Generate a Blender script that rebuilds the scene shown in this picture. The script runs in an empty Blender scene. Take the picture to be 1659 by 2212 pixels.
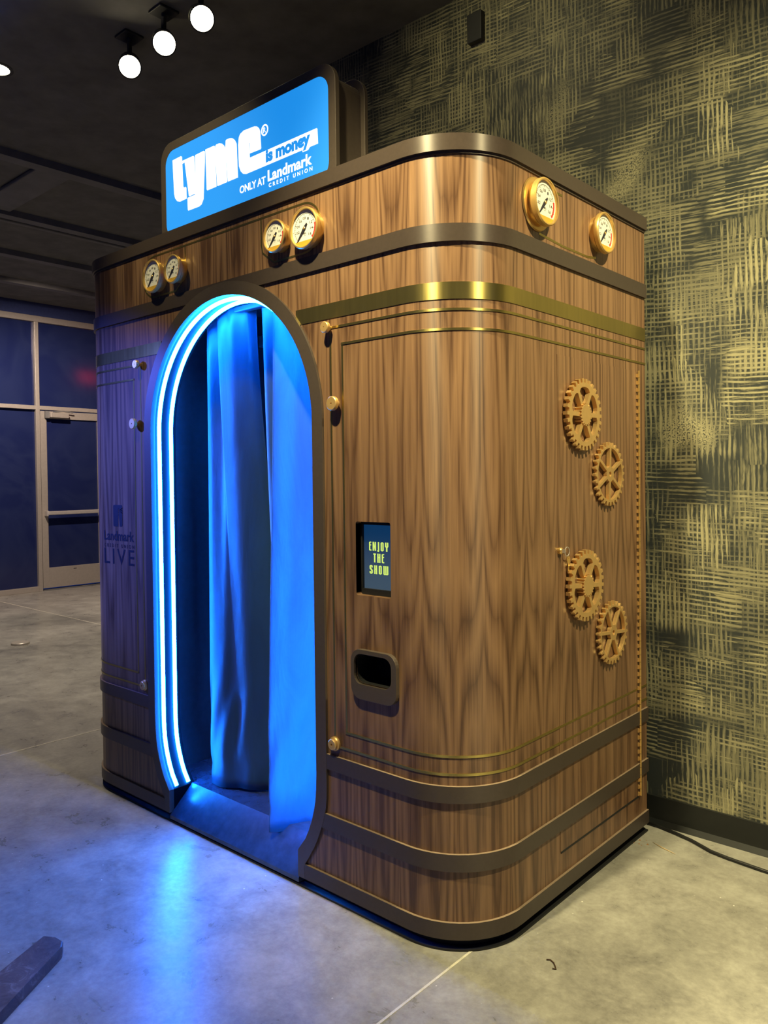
import bpy, bmesh, math, random
from mathutils import Vector, Matrix
from mathutils.geometry import tessellate_polygon
random.seed(7)
S = bpy.context.scene
COL = S.collection
PI = math.pi

# ------------------------------------------------------------------ camera, world, lights, exposure
cam = bpy.data.objects.new('camera', bpy.data.cameras.new('camera'))
COL.objects.link(cam)
R_ = Vector((0.7455189, 0.6663893, -0.0112598)); U_ = Vector((-0.0037241, 0.0210592, 0.9997713)); F_ = Vector((-0.6664741, 0.7453065, -0.0181817))
cam.matrix_world = Matrix(((R_.x, U_.x, -F_.x, 1.207484), (R_.y, U_.y, -F_.y, -1.688749), (R_.z, U_.z, -F_.z, 1.315166), (0, 0, 0, 1)))
cam.data.sensor_fit = 'HORIZONTAL'; cam.data.sensor_width = 36.0
cam.data.lens = 36.0 * 1698.416 / 1659.0
cam.data.shift_y = -43.07 / 1659.0
cam.data.clip_start = 0.02
S.camera = cam

S.view_settings.view_transform = 'Standard'; S.view_settings.look = 'None'
S.view_settings.exposure = 0.0; S.view_settings.gamma = 1.0
try: S.view_settings.use_curve_mapping = False
except Exception: pass

w = bpy.data.worlds.new('night_room'); S.world = w; w.use_nodes = True
w.node_tree.nodes['Background'].inputs[0].default_value = (0.07, 0.14, 0.62, 1)
w.node_tree.nodes['Background'].inputs[1].default_value = 0.14

WARM = (1.0, 0.88, 0.47)
def spot(name, loc, target, power, deg, blend=0.6, radius=0.05, color=WARM):
    d = bpy.data.lights.new(name, 'SPOT'); d.energy = power; d.color = color
    d.spot_size = math.radians(deg); d.spot_blend = blend; d.shadow_soft_size = radius
    o = bpy.data.objects.new(name, d); COL.objects.link(o); o.location = loc
    o.rotation_euler = (Vector(target) - Vector(loc)).to_track_quat('-Z', 'Y').to_euler()
    return o
spot('ceiling_lamp_front', (-0.15, -1.05, 3.40), (-0.15, -0.05, 2.00), 520, 56, 1.0, 0.05)
spot('warm_fill_front_left', (-1.45, -0.95, 3.40), (-1.35, 0.0, 2.34), 95, 44, 1.0, 0.05)  # added warm fill for the left gauges and upper left panel
spot('ceiling_lamp_wall', (1.55, 0.0, 3.40), (0.55, 1.0, 1.25), 470, 88, 0.9, 0.04)
spot('upper_wall_fill', (-0.75, 0.25, 3.42), (-0.4, 1.18, 2.6), 16, 130, 0.8, 0.06)  # extra fill, put in to lift the dark upper left wall
spot('ceiling_lamp_floor', (1.32, -0.45, 3.40), (1.46, -0.25, 0.0), 1350, 44, 1.0, 0.05)
spot('blue_fill_left_panel', (-3.30, -1.50, 2.30), (-1.98, 0.0, 1.35), 900, 38, 1.0, 0.05, (0.075, 0.13, 1.0))  # added blue fill, stands in for neon flare and bounce on the left panel
spot('ceiling_lamp_left', (-2.985, 0.045, 3.43), (-3.5, 0.5, 0.0), 110, 120, 0.8, 0.06, (1.0, 0.86, 0.64))
spot('left_floor_fill', (-4.70, 1.30, 3.38), (-4.8, 1.4, 0.0), 280, 100, 0.8, 0.06, (1.0, 0.86, 0.68))  # unseen fill added to brighten the floor left of the booth
spot('ceiling_lamp_far', (-6.20, 1.60, 3.40), (-7.9, 2.6, 0.6), 900, 120, 0.8, 0.06, (1.0, 0.80, 0.66))

# ------------------------------------------------------------------ node helpers
def new_mat(name):
    m = bpy.data.materials.new(name); m.use_nodes = True
    nt = m.node_tree; b = nt.nodes['Principled BSDF']
    return m, nt, b
class N:
    def __init__(s, nt): s.nt = nt
    def __call__(s, typ, ins=None, **kw):
        n = s.nt.nodes.new(typ)
        for k, v in kw.items(): setattr(n, k, v)
        for k, v in (ins or {}).items():
            if isinstance(v, bpy.types.NodeSocket): s.nt.links.new(v, n.inputs[k])
            else: n.inputs[k].default_value = v
        return n
    def math(s, op, a, b=None, c=None, clamp=False):
        ins = {0: a}
        if b is not None: ins[1] = b
        if c is not None: ins[2] = c
        n = s('ShaderNodeMath', ins, operation=op); n.use_clamp = clamp
        return n.outputs[0]
    def noise(s, vec, scale, detail=2, rough=0.5, dist=0.0):
        return s('ShaderNodeTexNoise', {'Vector': vec, 'Scale': scale, 'Detail': detail, 'Roughness': rough, 'Distortion': dist}).outputs[0]
    def vec(s, x, y, z=0.0):
        return s('ShaderNodeCombineXYZ', {0: x, 1: y, 2: z}).outputs[0]
    def ramp(s, fac, stops):
        n = s('ShaderNodeValToRGB', {0: fac}); cr = n.color_ramp
        cr.elements[0].position, cr.elements[0].color = stops[0][0], (*stops[0][1], 1)
        cr.elements[1].position, cr.elements[1].color = stops[-1][0], (*stops[-1][1], 1)
        for p, c in stops[1:-1]:
            e = cr.elements.new(p); e.color = (*c, 1)
        return n.outputs[0]
    def sstep(s, v, lo, hi):
        n = s('ShaderNodeMapRange', {0: v, 1: lo, 2: hi, 3: 0.0, 4: 1.0}, interpolation_type='SMOOTHSTEP')
        return n.outputs[0]
    def mix(s, f, a, b):
        n = s('ShaderNodeMix', data_type='RGBA')
        for k, v in ((0, f), (6, a), (7, b)):
            if isinstance(v, bpy.types.NodeSocket): s.nt.links.new(v, n.inputs[k])
            else: n.inputs[k].default_value = v if k == 0 else (*v, 1)
        return n.outputs[2]
    def bump(s, h, strength, dist=0.002):
        return s('ShaderNodeBump', {'Height': h, 'Strength': strength, 'Distance': dist}).outputs[0]
def simple(name, col, rough=0.5, metal=0.0, var=0.12, vscale=40.0, bump=0.0, coat=0.0, spec=None):
    m, nt, b = new_mat(name); n = N(nt)
    p = n('ShaderNodeTexCoord').outputs['Object']
    t = n.noise(p, vscale, 3, 0.6)
    lo = tuple(c * (1 - var) for c in col); hi = tuple(min(1, c * (1 + var)) for c in col)
    nt.links.new(n.ramp(t, [(0.3, lo), (0.7, hi)]), b.inputs['Base Color'])
    b.inputs['Roughness'].default_value = rough; b.inputs['Metallic'].default_value = metal
    b.inputs['Coat Weight'].default_value = coat
    if spec is not None: b.inputs['Specular IOR Level'].default_value = spec
    if bump: nt.links.new(n.bump(t, bump), b.inputs['Normal'])
    return m
def emit(name, col, strength):
    m, nt, b = new_mat(name); n = N(nt)
    b.inputs['Base Color'].default_value = (*[c * 0.2 for c in col], 1)
    b.inputs['Emission Color'].default_value = (*col, 1); b.inputs['Emission Strength'].default_value = strength
    b.inputs['Roughness'].default_value = 0.4
    return m

# ------------------------------------------------------------------ materials
def brushed(nt, b, n, amount):
    tg = n('ShaderNodeTangent', direction_type='UV_MAP'); tg.uv_map = 'UVMap'
    nt.links.new(tg.outputs[0], b.inputs['Tangent'])
    b.inputs['Anisotropic'].default_value = amount; b.inputs['Anisotropic Rotation'].default_value = 0.25
def mat_walnut():
    m, nt, b = new_mat('walnut_veneer'); n = N(nt)
    sp = n('ShaderNodeSeparateXYZ', {0: n('ShaderNodeUVMap').outputs[0]})
    u, v = sp.outputs[0], sp.outputs[1]
    um = n.math('PINGPONG', u, 0.088)                      # book-matched leaves
    leaf = n.math('FLOOR', n.math('DIVIDE', u, 0.704))
    big = n.noise(n.vec(n.math('MULTIPLY', um, 14.0), n.math('MULTIPLY', v, 0.62), n.math('MULTIPLY', leaf, 0.23)), 1.0, 0, 0.30)
    ph = n.math('MULTIPLY', big, 9.0)
    ring = n.math('FRACT', ph)
    tri = n.math('PINGPONG', ring, 0.5)
    wob = n.noise(n.vec(n.math('MULTIPLY', u, 75.0), n.math('MULTIPLY', v, 1.6)), 1.0, 3, 0.6)
    fine = n.noise(n.vec(n.math('MULTIPLY', u, 420.0), n.math('MULTIPLY', v, 7.0)), 1.0, 2, 0.6)
    t = n.math('ADD', n.math('MULTIPLY', n.math('POWER', n.math('MULTIPLY', tri, 2.0), 0.7), 0.42), n.math('MULTIPLY', n.math('SUBTRACT', wob, 0.45), 1.0))
    t = n.math('ADD', t, n.math('MULTIPLY', n.math('SUBTRACT', fine, 0.5), 0.5))
    t = n.math('ADD', t, n.math('MULTIPLY', n.math('SUBTRACT', big, 0.5), 0.35), clamp=True)
    c = n.ramp(t, [(0.0, (0.088, 0.044, 0.024)), (0.14, (0.135, 0.070, 0.037)), (0.36, (0.212, 0.116, 0.061)), (0.80, (0.320, 0.182, 0.094))])
    nt.links.new(c, b.inputs['Base Color'])
    b.inputs['Roughness'].default_value = 0.36
    b.inputs['Specular IOR Level'].default_value = 0.5
    brushed(nt, b, n, 0.85)
    return m
def mat_wallpaper():
    m, nt, b = new_mat('brushed_gold_wall_paint'); n = N(nt)
    sp = n('ShaderNodeSeparateXYZ', {0: n('ShaderNodeNewGeometry').outputs['Position']})
    x, z = sp.outputs[0], sp.outputs[2]
    w1 = n.noise(n.vec(n.math('MULTIPLY', x, 3.0), n.math('MULTIPLY', z, 3.0), 2.0), 1.0, 2, 0.5)
    def layer(seed, horiz, pitch, cell):
        a, l = (z, x) if horiz else (x, z)                 # a: across the strokes, l: along them
        tilt = n.math('MULTIPLY', l, 0.045 if horiz else 0.012)
        bend = n.math('MULTIPLY', n.math('SUBTRACT', n.noise(n.vec(n.math('MULTIPLY', x, 5.0), n.math('MULTIPLY', z, 5.0), seed), 1.0, 2, 0.5), 0.5), 0.020)
        aa = n.math('ADD', n.math('ADD', a, bend), tilt)
        fx, fz = (1.0, 1.55) if horiz else (1.55, 1.0)
        vo = n('ShaderNodeTexVoronoi', {'Vector': n.vec(n.math('MULTIPLY', x, fx), n.math('MULTIPLY', z, fz), seed), 'Scale': cell, 'Randomness': 0.72}, distance='CHEBYCHEV', voronoi_dimensions='2D')
        cs = n('ShaderNodeSeparateColor', {0: vo.outputs['Color']})
        dist = vo.outputs['Distance']
        on = n.sstep(cs.outputs[0], 0.16, 0.30)
        amt = n.math('MULTIPLY', on, n.math('ADD', 0.34, n.math('MULTIPLY', cs.outputs[1], 0.66)))
        # jittered stroke pattern, a new phase in each patch
        phase = n.math('ADD', n.math('DIVIDE', aa, pitch), n.math('MULTIPLY', cs.outputs[2], 9.0))
        wv = n.math('SINE', n.math('MULTIPLY', phase, 2 * PI))
        dry = n.noise(n.vec(n.math('MULTIPLY', a, 170.0), n.math('MULTIPLY', l, 13.0), seed * 2.0), 1.0, 4, 0.72)
        var = n.noise(n.vec(n.math('MULTIPLY', a, 45.0), n.math('MULTIPLY', l, 2.5), seed * 3.0), 1.0, 1, 0.5)
        k = n.math('ADD', n.math('MULTIPLY', wv, 0.55), n.math('MULTIPLY', n.math('SUBTRACT', dry, 0.5), 3.2))
        k = n.math('ADD', k, n.math('MULTIPLY', n.math('SUBTRACT', var, 0.5), 1.3))
        patch = n.noise(n.vec(n.math('MULTIPLY', x, 6.0), n.math('MULTIPLY', z, 6.0), seed * 5.0), 1.0, 3, 0.6)
        k = n.math('ADD', k, n.math('MULTIPLY', n.math('SUBTRACT', patch, 0.5), 2.5))
        edge = n.sstep(dist, 0.62, 0.40)
        return n.math('MULTIPLY', n.math('MULTIPLY', n.sstep(k, -0.10, 0.85), amt), edge)
    g = n.math('MAXIMUM', layer(1.3, False, 0.0165, 4.2), layer(4.7, True, 0.0155, 4.4))
    g = n.math('MAXIMUM', g, n.math('MULTIPLY', layer(8.1, False, 0.019, 2.3), 0.75))
    g = n.math('MAXIMUM', g, n.math('MULTIPLY', layer(11.9, True, 0.018, 2.6), 0.85))
    speck = n.noise(n.vec(n.math('MULTIPLY', x, 160.0), n.math('MULTIPLY', z, 160.0)), 1.0, 2, 0.6)
    smear = n.math('MULTIPLY', n.sstep(w1, 0.60, 0.74), n.sstep(speck, 0.40, 0.56))
    g = n.math('MAXIMUM', g, n.math('MULTIPLY', smear, 0.75), clamp=True)
    c = n.mix(g, (0.026, 0.031, 0.030), (0.47, 0.425, 0.245))
    nt.links.new(c, b.inputs['Base Color'])
    b.inputs['Roughness'].default_value = 0.55
    nt.links.new(n.math('MULTIPLY', g, 0.25), b.inputs['Metallic'])
    nt.links.new(n.bump(g, 0.25, 0.001), b.inputs['Normal'])
    return m
def mat_concrete():
    m, nt, b = new_mat('polished_concrete'); n = N(nt)
    p = n('ShaderNodeNewGeometry').outputs['Position']
    a = n.noise(p, 1.1, 4, 0.6, 0.6); c2 = n.noise(p, 7.0, 5, 0.7, 0.4); f = n.noise(p, 45.0, 4, 0.7)
    t = n.math('ADD', n.math('MULTIPLY', a, 0.45), n.math('MULTIPLY', c2, 0.35))
    t = n.math('ADD', t, n.math('MULTIPLY', f, 0.2))
    col = n.ramp(t, [(0.38, (0.18, 0.17, 0.155)), (0.5, (0.31, 0.295, 0.262)), (0.62, (0.44, 0.425, 0.38))])
    sp = n('ShaderNodeTexVoronoi', {'Vector': p, 'Scale': 22.0}, voronoi_dimensions='3D')
    spk = n.math('MULTIPLY', n.sstep(sp.outputs['Distance'], 0.075, 0.03), n.sstep(n.noise(p, 3.0, 2), 0.5, 0.62))
    col = n.mix(spk, col, (0.75, 0.73, 0.68))
    nt.links.new(col, b.inputs['Base Color'])
    nt.links.new(n.math('ADD', 0.20, n.math('MULTIPLY', c2, 0.20)), b.inputs['Roughness'])
    nt.links.new(n.bump(n.math('ADD', f, n.math('MULTIPLY', c2, 2.0)), 0.10, 0.002), b.inputs['Normal'])
    b.inputs['Specular IOR Level'].default_value = 0.45
    return m
def mat_film_glass():
    m, nt, b = new_mat('dark_filmed_glass'); n = N(nt)
    p = n('ShaderNodeNewGeometry').outputs['Position']
    wv = n.noise(p, 0.9, 3, 0.55, 1.6)
    line = n.math('SUBTRACT', 1.0, n.math('MULTIPLY', n.math('ABSOLUTE', n.math('SUBTRACT', wv, 0.5)), 9.0), clamp=True)
    col = n.mix(n.math('MULTIPLY', line, 0.30), (0.018, 0.028, 0.120), (0.045, 0.065, 0.17))  # bluish neon glow on the panes is put into the film's base colour
    nt.links.new(col, b.inputs['Base Color'])
    b.inputs['Roughness'].default_value = 0.16; b.inputs['IOR'].default_value = 1.5
    b.inputs['Transmission Weight'].default_value = 0.25
    return m
def mat_brass(name, col, rough, streak=True):
    m, nt, b = new_mat(name); n = N(nt)
    p = n('ShaderNodeTexCoord').outputs['Object']
    t = n.noise(n('ShaderNodeMapping', {0: p, 3: (60.0, 60.0, 4.0)}).outputs[0], 1.0, 3, 0.6)
    nt.links.new(n.ramp(t, [(0.3, tuple(c * 0.88 for c in col)), (0.7, col)]), b.inputs['Base Color'])
    b.inputs['Metallic'].default_value = 0.92
    nt.links.new(n.math('ADD', rough, n.math('MULTIPLY', t, 0.1)), b.inputs['Roughness'])
    if streak: brushed(nt, b, n, 0.92)
    return m
def mat_satin():
    m, nt, b = new_mat('satin_curtain_cloth'); n = N(nt)
    p = n('ShaderNodeTexCoord').outputs['Object']
    t = n.noise(n('ShaderNodeMapping', {0: p, 3: (9.0, 9.0, 2.2)}).outputs[0], 1.0, 4, 0.6, 0.8)
    fine = n('ShaderNodeTexWave', {'Vector': p, 'Scale': 260.0, 'Distortion': 0.6}).outputs[0]
    nt.links.new(n.ramp(t, [(0.3, (0.020, 0.062, 0.105)), (0.7, (0.030, 0.092, 0.155))]), b.inputs['Base Color'])
    b.inputs['Roughness'].default_value = 0.42; b.inputs['Sheen Weight'].default_value = 0.15
    nt.links.new(n.bump(n.math('ADD', t, n.math('MULTIPLY', fine, 0.02)), 0.35, 0.012), b.inputs['Normal'])
    return m
def mat_worn():
    m, nt, b = new_mat('worn_brown_steel'); n = N(nt)
    p = n('ShaderNodeTexCoord').outputs['Object']
    t = n.noise(p, 16.0, 6, 0.72, 1.2)
    nt.links.new(n.ramp(t, [(0.38, (0.045, 0.028, 0.030)), (0.56, (0.085, 0.058, 0.058)), (0.70, (0.20, 0.16, 0.17))]), b.inputs['Base Color'])
    b.inputs['Roughness'].default_value = 0.5
    nt.links.new(n.bump(t, 0.4, 0.003), b.inputs['Normal'])
    return m

M = {}
M['wood'] = mat_walnut()
M['band'] = simple('bronze_laminate', (0.072, 0.053, 0.043), 0.38, 0.2, 0.06, 90.0)
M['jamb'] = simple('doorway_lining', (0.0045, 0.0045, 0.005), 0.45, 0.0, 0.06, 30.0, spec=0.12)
M['rail'] = simple('dark_grey_metal', (0.08, 0.08, 0.085), 0.4)
M['bronze'] = simple('bronze_paint', (0.088, 0.066, 0.053), 0.40, 0.15, 0.06, 90.0)
_b = M['band'].node_tree.nodes['Principled BSDF']; brushed(M['band'].node_tree, _b, N(M['band'].node_tree), 0.8)
M['ledge'] = simple('light_brown_panel_edge', (0.30, 0.215, 0.15), 0.5)
M['black'] = simple('matt_black', (0.008, 0.008, 0.009), 0.6)
M['dark'] = simple('dark_interior_paint', (0.055, 0.058, 0.065), 0.5)
M['ramp'] = simple('dark_vinyl', (0.040, 0.055, 0.085), 0.27, 0.0, 0.2, 25.0, 0.05)
M['inlay'] = mat_brass('brushed_brass_foil', (0.50, 0.40, 0.13), 0.26)
M['gold'] = simple('gold_painted_metal', (0.72, 0.46, 0.18), 0.38, 0.55, 0.05)
M['goldlt'] = simple('bright_gold_metal', (0.78, 0.50, 0.16), 0.30, 0.65, 0.04)
M['goldflat'] = simple('gold_painted_plate', (0.72, 0.42, 0.05), 0.4, 0.2, 0.05)
M['white'] = simple('dial_white', (0.80, 0.77, 0.68), 0.5, 0, 0.03)
M['ink'] = simple('dial_ink', (0.02, 0.018, 0.03), 0.5)
M['red'] = simple('dial_red', (0.55, 0.03, 0.03), 0.5)
M['navy'] = simple('navy_print', (0.010, 0.010, 0.016), 0.45)
M['neon'] = emit('blue_neon_tube', (0.0062, 0.160, 1.0), 165.0)
M['signblue'] = None
M['signwhite'] = emit('lit_white_sign_print', (1.0, 1.0, 1.0), 1.35)
M['screen'] = None
M['screentext'] = emit('lit_yellow_green_screen_text', (0.62, 0.82, 0.16), 0.95)
M['wall'] = mat_wallpaper()
M['concrete'] = mat_concrete()
M['caulk'] = simple('pale_joint_filler', (0.62, 0.58, 0.48), 0.6)
M['ceil'] = simple('dark_painted_ceiling', (0.15, 0.145, 0.135), 0.8, 0, 0.2, 6.0)
M['beam'] = simple('dark_painted_steel', (0.17, 0.165, 0.16), 0.6, 0, 0.15, 6.0)
M['soffit'] = simple('neon_tinted_dark_wall', (0.025, 0.04, 0.14), 0.7)  # blue neon veil over the dark walls, put into their colour
M['alu'] = simple('champagne_aluminium', (0.50, 0.45, 0.39), 0.42, 0.35, 0.05)
M['steel'] = simple('brushed_steel', (0.60, 0.56, 0.52), 0.35, 0.35, 0.05)
M['glass'] = mat_film_glass()
M['base'] = simple('black_rubber_baseboard', (0.012, 0.013, 0.012), 0.4)
M['curtain'] = mat_satin()
M['worn'] = mat_worn()
M['wire'] = simple('black_cord_jacket', (0.012, 0.012, 0.012), 0.45)
M['straw'] = simple('pale_wood_splinter', (0.60, 0.42, 0.20), 0.7)
M['brownwire'] = simple('dark_brown_wire', (0.05, 0.025, 0.012), 0.5)
M['can'] = simple('black_lamp_housing', (0.02, 0.02, 0.022), 0.5)
M['exitred'] = emit('red_lit_letters', (1.0, 0.03, 0.05), 9.0)
M['lamp'] = emit('lit_lamp_lens', (1.0, 0.86, 0.55), 30.0)
M['crumb'] = simple('brown_crumbs', (0.35, 0.18, 0.07), 0.8)
def mat_signblue():
    m, nt, b = new_mat('backlit_blue_acrylic'); n = N(nt)
    t = n.noise(n('ShaderNodeTexCoord').outputs['Object'], 2.0, 1)
    c = n.ramp(t, [(0.3, (0.012, 0.27, 0.80)), (0.7, (0.022, 0.33, 0.87))])
    nt.links.new(c, b.inputs['Emission Color']); b.inputs['Emission Strength'].default_value = 0.98
    b.inputs['Base Color'].default_value = (0.02, 0.12, 0.4, 1); b.inputs['Roughness'].default_value = 0.3
    return m
M['signblue'] = mat_signblue()
def mat_screen():
    m, nt, b = new_mat('dim_blue_display'); n = N(nt)
    z = n('ShaderNodeSeparateXYZ', {0: n('ShaderNodeNewGeometry').outputs['Position']}).outputs[2]
    c = n.ramp(n.sstep(z, 1.17, 0.985), [(0.0, (0.004, 0.035, 0.105)), (1.0, (0.045, 0.08, 0.12))])
    nt.links.new(c, b.inputs['Emission Color']); b.inputs['Emission Strength'].default_value = 0.9
    b.inputs['Base Color'].default_value = (0.01, 0.01, 0.015, 1); b.inputs['Roughness'].default_value = 0.3
    return m
M['screen'] = mat_screen()

# ------------------------------------------------------------------ object helpers
def link_mesh(name, me, mat, parent=None, smooth=False, bevel=0.0):
    o = bpy.data.objects.new(name, me); COL.objects.link(o)
    if mat is not None:
        for mm in (mat if isinstance(mat, (list, tuple)) else [mat]): me.materials.append(mm)
    if smooth:
        me.polygons.foreach_set('use_smooth', [True] * len(me.polygons))
    if parent: o.parent = parent
    if bevel:
        bv = o.modifiers.new('bevel', 'BEVEL'); bv.width = bevel; bv.segments = 2; bv.limit_method = 'ANGLE'; bv.angle_limit = math.radians(50)
    return o
def mesh(name, V, Fc, mat, parent=None, smooth=False, uv=None, mi=None, bevel=0.0, fix=True):
    me = bpy.data.meshes.new(name); me.from_pydata([tuple(v) for v in V], [], Fc); me.update()
    if uv:
        l = me.uv_layers.new(name='UVMap')
        for lp in me.loops: l.data[lp.index].uv = uv[lp.vertex_index]
    if mi: me.polygons.foreach_set('material_index', mi)
    if fix:
        bm = bmesh.new(); bm.from_mesh(me); bmesh.ops.recalc_face_normals(bm, faces=bm.faces); bm.to_mesh(me); bm.free()
    return link_mesh(name, me, mat, parent, smooth, bevel)
def boxes(name, L, mat, parent=None, bevel=0.0):
    V, Fc = [], []
    for (x0, x1, y0, y1, z0, z1) in L:
        b = len(V)
        V += [(x0, y0, z0), (x1, y0, z0), (x1, y1, z0), (x0, y1, z0), (x0, y0, z1), (x1, y0, z1), (x1, y1, z1), (x0, y1, z1)]
        Fc += [tuple(b + i for i in f) for f in ((0, 3, 2, 1), (4, 5, 6, 7), (0, 1, 5, 4), (1, 2, 6, 5), (2, 3, 7, 6), (3, 0, 4, 7))]
    return mesh(name, V, Fc, mat, parent, bevel=bevel, uv=[(v[0] + v[1], v[2]) for v in V])
def thing(name, label, cat, loc=(0, 0, 0), group=None):
    o = bpy.data.objects.new(name, None); COL.objects.link(o); o.location = loc; o.empty_display_size = 0.1
    return tag(o, label, cat, group)
def tag(o, label, cat, group=None, kind=None):
    o['label'] = label; o['category'] = cat
    if group: o['group'] = group
    if kind: o['kind'] = kind
    return o
def structure(o): o['kind'] = 'structure'; return o
def tube_geo(pts, r, seg=10, closed=False, caps=True):
    pts = [Vector(p) for p in pts]; V, Fc = [], []; n = len(pts)
    t0 = (pts[1] - pts[0]).normalized()
    nrm = t0.orthogonal().normalized()
    for i, p in enumerate(pts):
        t = (pts[min(i + 1, n - 1)] - pts[max(i - 1, 0)]).normalized()
        nrm = (nrm - t * nrm.dot(t)).normalized(); bn = t.cross(nrm)
        rr = r[i] if isinstance(r, (list, tuple)) else r
        for k in range(seg):
            a = 2 * PI * k / seg; V.append(p + nrm * math.cos(a) * rr + bn * math.sin(a) * rr)
    for i in range(n - 1):
        for k in range(seg):
            Fc.append((i * seg + k, i * seg + (k + 1) % seg, (i + 1) * seg + (k + 1) % seg, (i + 1) * seg + k))
    if caps: Fc += [tuple(range(seg))[::-1], tuple((n - 1) * seg + k for k in range(seg))]
    return V, Fc
def tube(name, pts, r, mat, parent=None, seg=10):
    V, Fc = tube_geo(pts, r, seg)
    return mesh(name, V, Fc, mat, parent, smooth=True)
def lathe_geo(prof, seg=40):
    """profile (radius, height) revolved about +Z; closed where the radius is 0"""
    V, Fc = [], []
    for r, h in prof:
        for k in range(seg):
            a = 2 * PI * k / seg; V.append((r * math.cos(a), r * math.sin(a), h))
    for i in range(len(prof) - 1):
        for k in range(seg):
            Fc.append((i * seg + k, i * seg + (k + 1) % seg, (i + 1) * seg + (k + 1) % seg, (i + 1) * seg + k))
    return V, Fc
def lathe(name, prof, mat, parent=None, seg=40, smooth=True):
    V, Fc = lathe_geo(prof, seg)
    o = mesh(name, V, Fc, mat, parent, smooth=False)
    bm = bmesh.new(); bm.from_mesh(o.data); bmesh.ops.remove_doubles(bm, verts=bm.verts, dist=1e-6); bmesh.ops.recalc_face_normals(bm, faces=bm.faces); bm.to_mesh(o.data); bm.free()
    if smooth:
        o.data.polygons.foreach_set('use_smooth', [True] * len(o.data.polygons))
        md = o.modifiers.new('edge', 'EDGE_SPLIT'); md.split_angle = math.radians(35)
    return o
def plate_geo(loops, h0, h1):
    """2D outline with holes -> solid plate between heights h0 and h1 (local z)"""
    flat = [p for lp in loops for p in lp]
    tris = tessellate_polygon([[Vector((p[0], p[1], 0)) for p in lp] for lp in loops])
    n = len(flat)
    V = [(p[0], p[1], h1) for p in flat] + [(p[0], p[1], h0) for p in flat]
    Fc = [tuple(t) for t in tris] + [(t[2] + n, t[1] + n, t[0] + n) for t in tris]
    b = 0
    for lp in loops:
        k = len(lp)
        for i in range(k):
            j = (i + 1) % k; Fc.append((b + i, b + j, n + b + j, n + b + i))
        b += k
    return V, Fc
def plate(name, loops, h0, h1, mat, parent=None, bevel=0.0):
    V, Fc = plate_geo(loops, h0, h1)
    return mesh(name, V, Fc, mat, parent, bevel=bevel)
def rrect(x0, x1, y0, y1, r, seg=6):
    out = []
    for cx, cy, a0 in ((x1 - r, y0 + r, -PI / 2), (x1 - r, y1 - r, 0), (x0 + r, y1 - r, PI / 2), (x0 + r, y0 + r, PI)):
        for k in range(seg + 1):
            a = a0 + PI / 2 * k / seg; out.append((cx + r * math.cos(a), cy + r * math.sin(a)))
    return out
FRONT = Matrix(((1, 0, 0, 0), (0, 0, -1, 0), (0, 1, 0, 0), (0, 0, 0, 1)))       # local x->x, y->z, z-> -y (out of the front)
SIDE = Matrix(((0, 0, 1, 0), (1, 0, 0, 0), (0, 1, 0, 0), (0, 0, 0, 1)))         # local x->y, y->z, z-> +x (out of the right side)
def place(o, basis, loc, rot=0.0, scale=1.0):
    o.matrix_local = Matrix.Translation(loc) @ basis @ Matrix.Rotation(rot, 4, 'Z') @ Matrix.Scale(scale, 4)
    return o
def font_geo(s, spacing=1.0, bold=0.0):
    c = bpy.data.curves.new('text', 'FONT'); c.body = s; c.space_character = spacing; c.offset = bold; c.resolution_u = 3
    o = bpy.data.objects.new('text', c); COL.objects.link(o)
    dg = bpy.context.evaluated_depsgraph_get(); dg.update()
    me = bpy.data.meshes.new_from_object(o.evaluated_get(dg))
    V = [(v.co.x, v.co.y) for v in me.vertices]; Fc = [tuple(p.vertices) for p in me.polygons]
    bpy.data.objects.remove(o); bpy.data.curves.remove(c); bpy.data.meshes.remove(me)
    return V, Fc
def font_fit(s, x0, x1, y0, y1, h, spacing=1.0, bold=0.0):
    V, Fc = font_geo(s, spacing, bold)
    ax = min(v[0] for v in V); bx = max(v[0] for v in V); ay = min(v[1] for v in V); by = max(v[1] for v in V)
    return [(x0 + (v[0] - ax) / (bx - ax) * (x1 - x0), y0 + (v[1] - ay) / (by - ay) * (y1 - y0), h) for v in V], Fc
def join(parts):
    V, Fc, mi = [], [], []
    for p in parts:
        v, f = p[0], p[1]; b = len(V); V += v; Fc += [tuple(b + i for i in q) for q in f]; mi += [p[2] if len(p) > 2 else 0] * len(f)
    return V, Fc, mi

# ------------------------------------------------------------------ the room
CEIL = 3.445; WY = 1.185; XL = -8.12
fl = structure(mesh('floor', [(-8.3, -5, 0), (4, -5, 0), (4, 7, 0), (-8.3, 7, 0)], [(0, 1, 2, 3)], M['concrete']))
for nm, b in (('joint_strip', (-0.0635, -0.0565, -5, 1.18, 0.0, 0.0012)), ('joint_strip', (-2.688, -2.681, -5, 7, 0.0, 0.0012)), ('joint_strip', (-8.1, -2.69, 1.918, 1.926, 0.0, 0.0012))):
    boxes(nm, [b], M['caulk'], fl)
wb = structure(boxes('wall_back', [(-2.3, 4.0, WY, WY + 0.14, 0, CEIL)], M['wall']))
bb = structure(mesh('baseboard_back', [(-2.0, WY, 0.106), (-2.0, WY - 0.006, 0.104), (-2.0, WY - 0.008, 0.02), (-2.0, WY - 0.02, 0.0), (-2.0, WY, 0.0),
     (4.0, WY, 0.106), (4.0, WY - 0.006, 0.104), (4.0, WY - 0.008, 0.02), (4.0, WY - 0.02, 0.0), (4.0, WY, 0.0)],
     [(i, (i + 1) % 5, 5 + (i + 1) % 5, 5 + i) for i in range(5)] + [(4, 3, 2, 1, 0), (5, 6, 7, 8, 9)], M['base']))
structure(boxes('wall_far', [(-8.3, 4, 6.9, 7.0, 0, CEIL)], M['soffit']))
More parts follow.
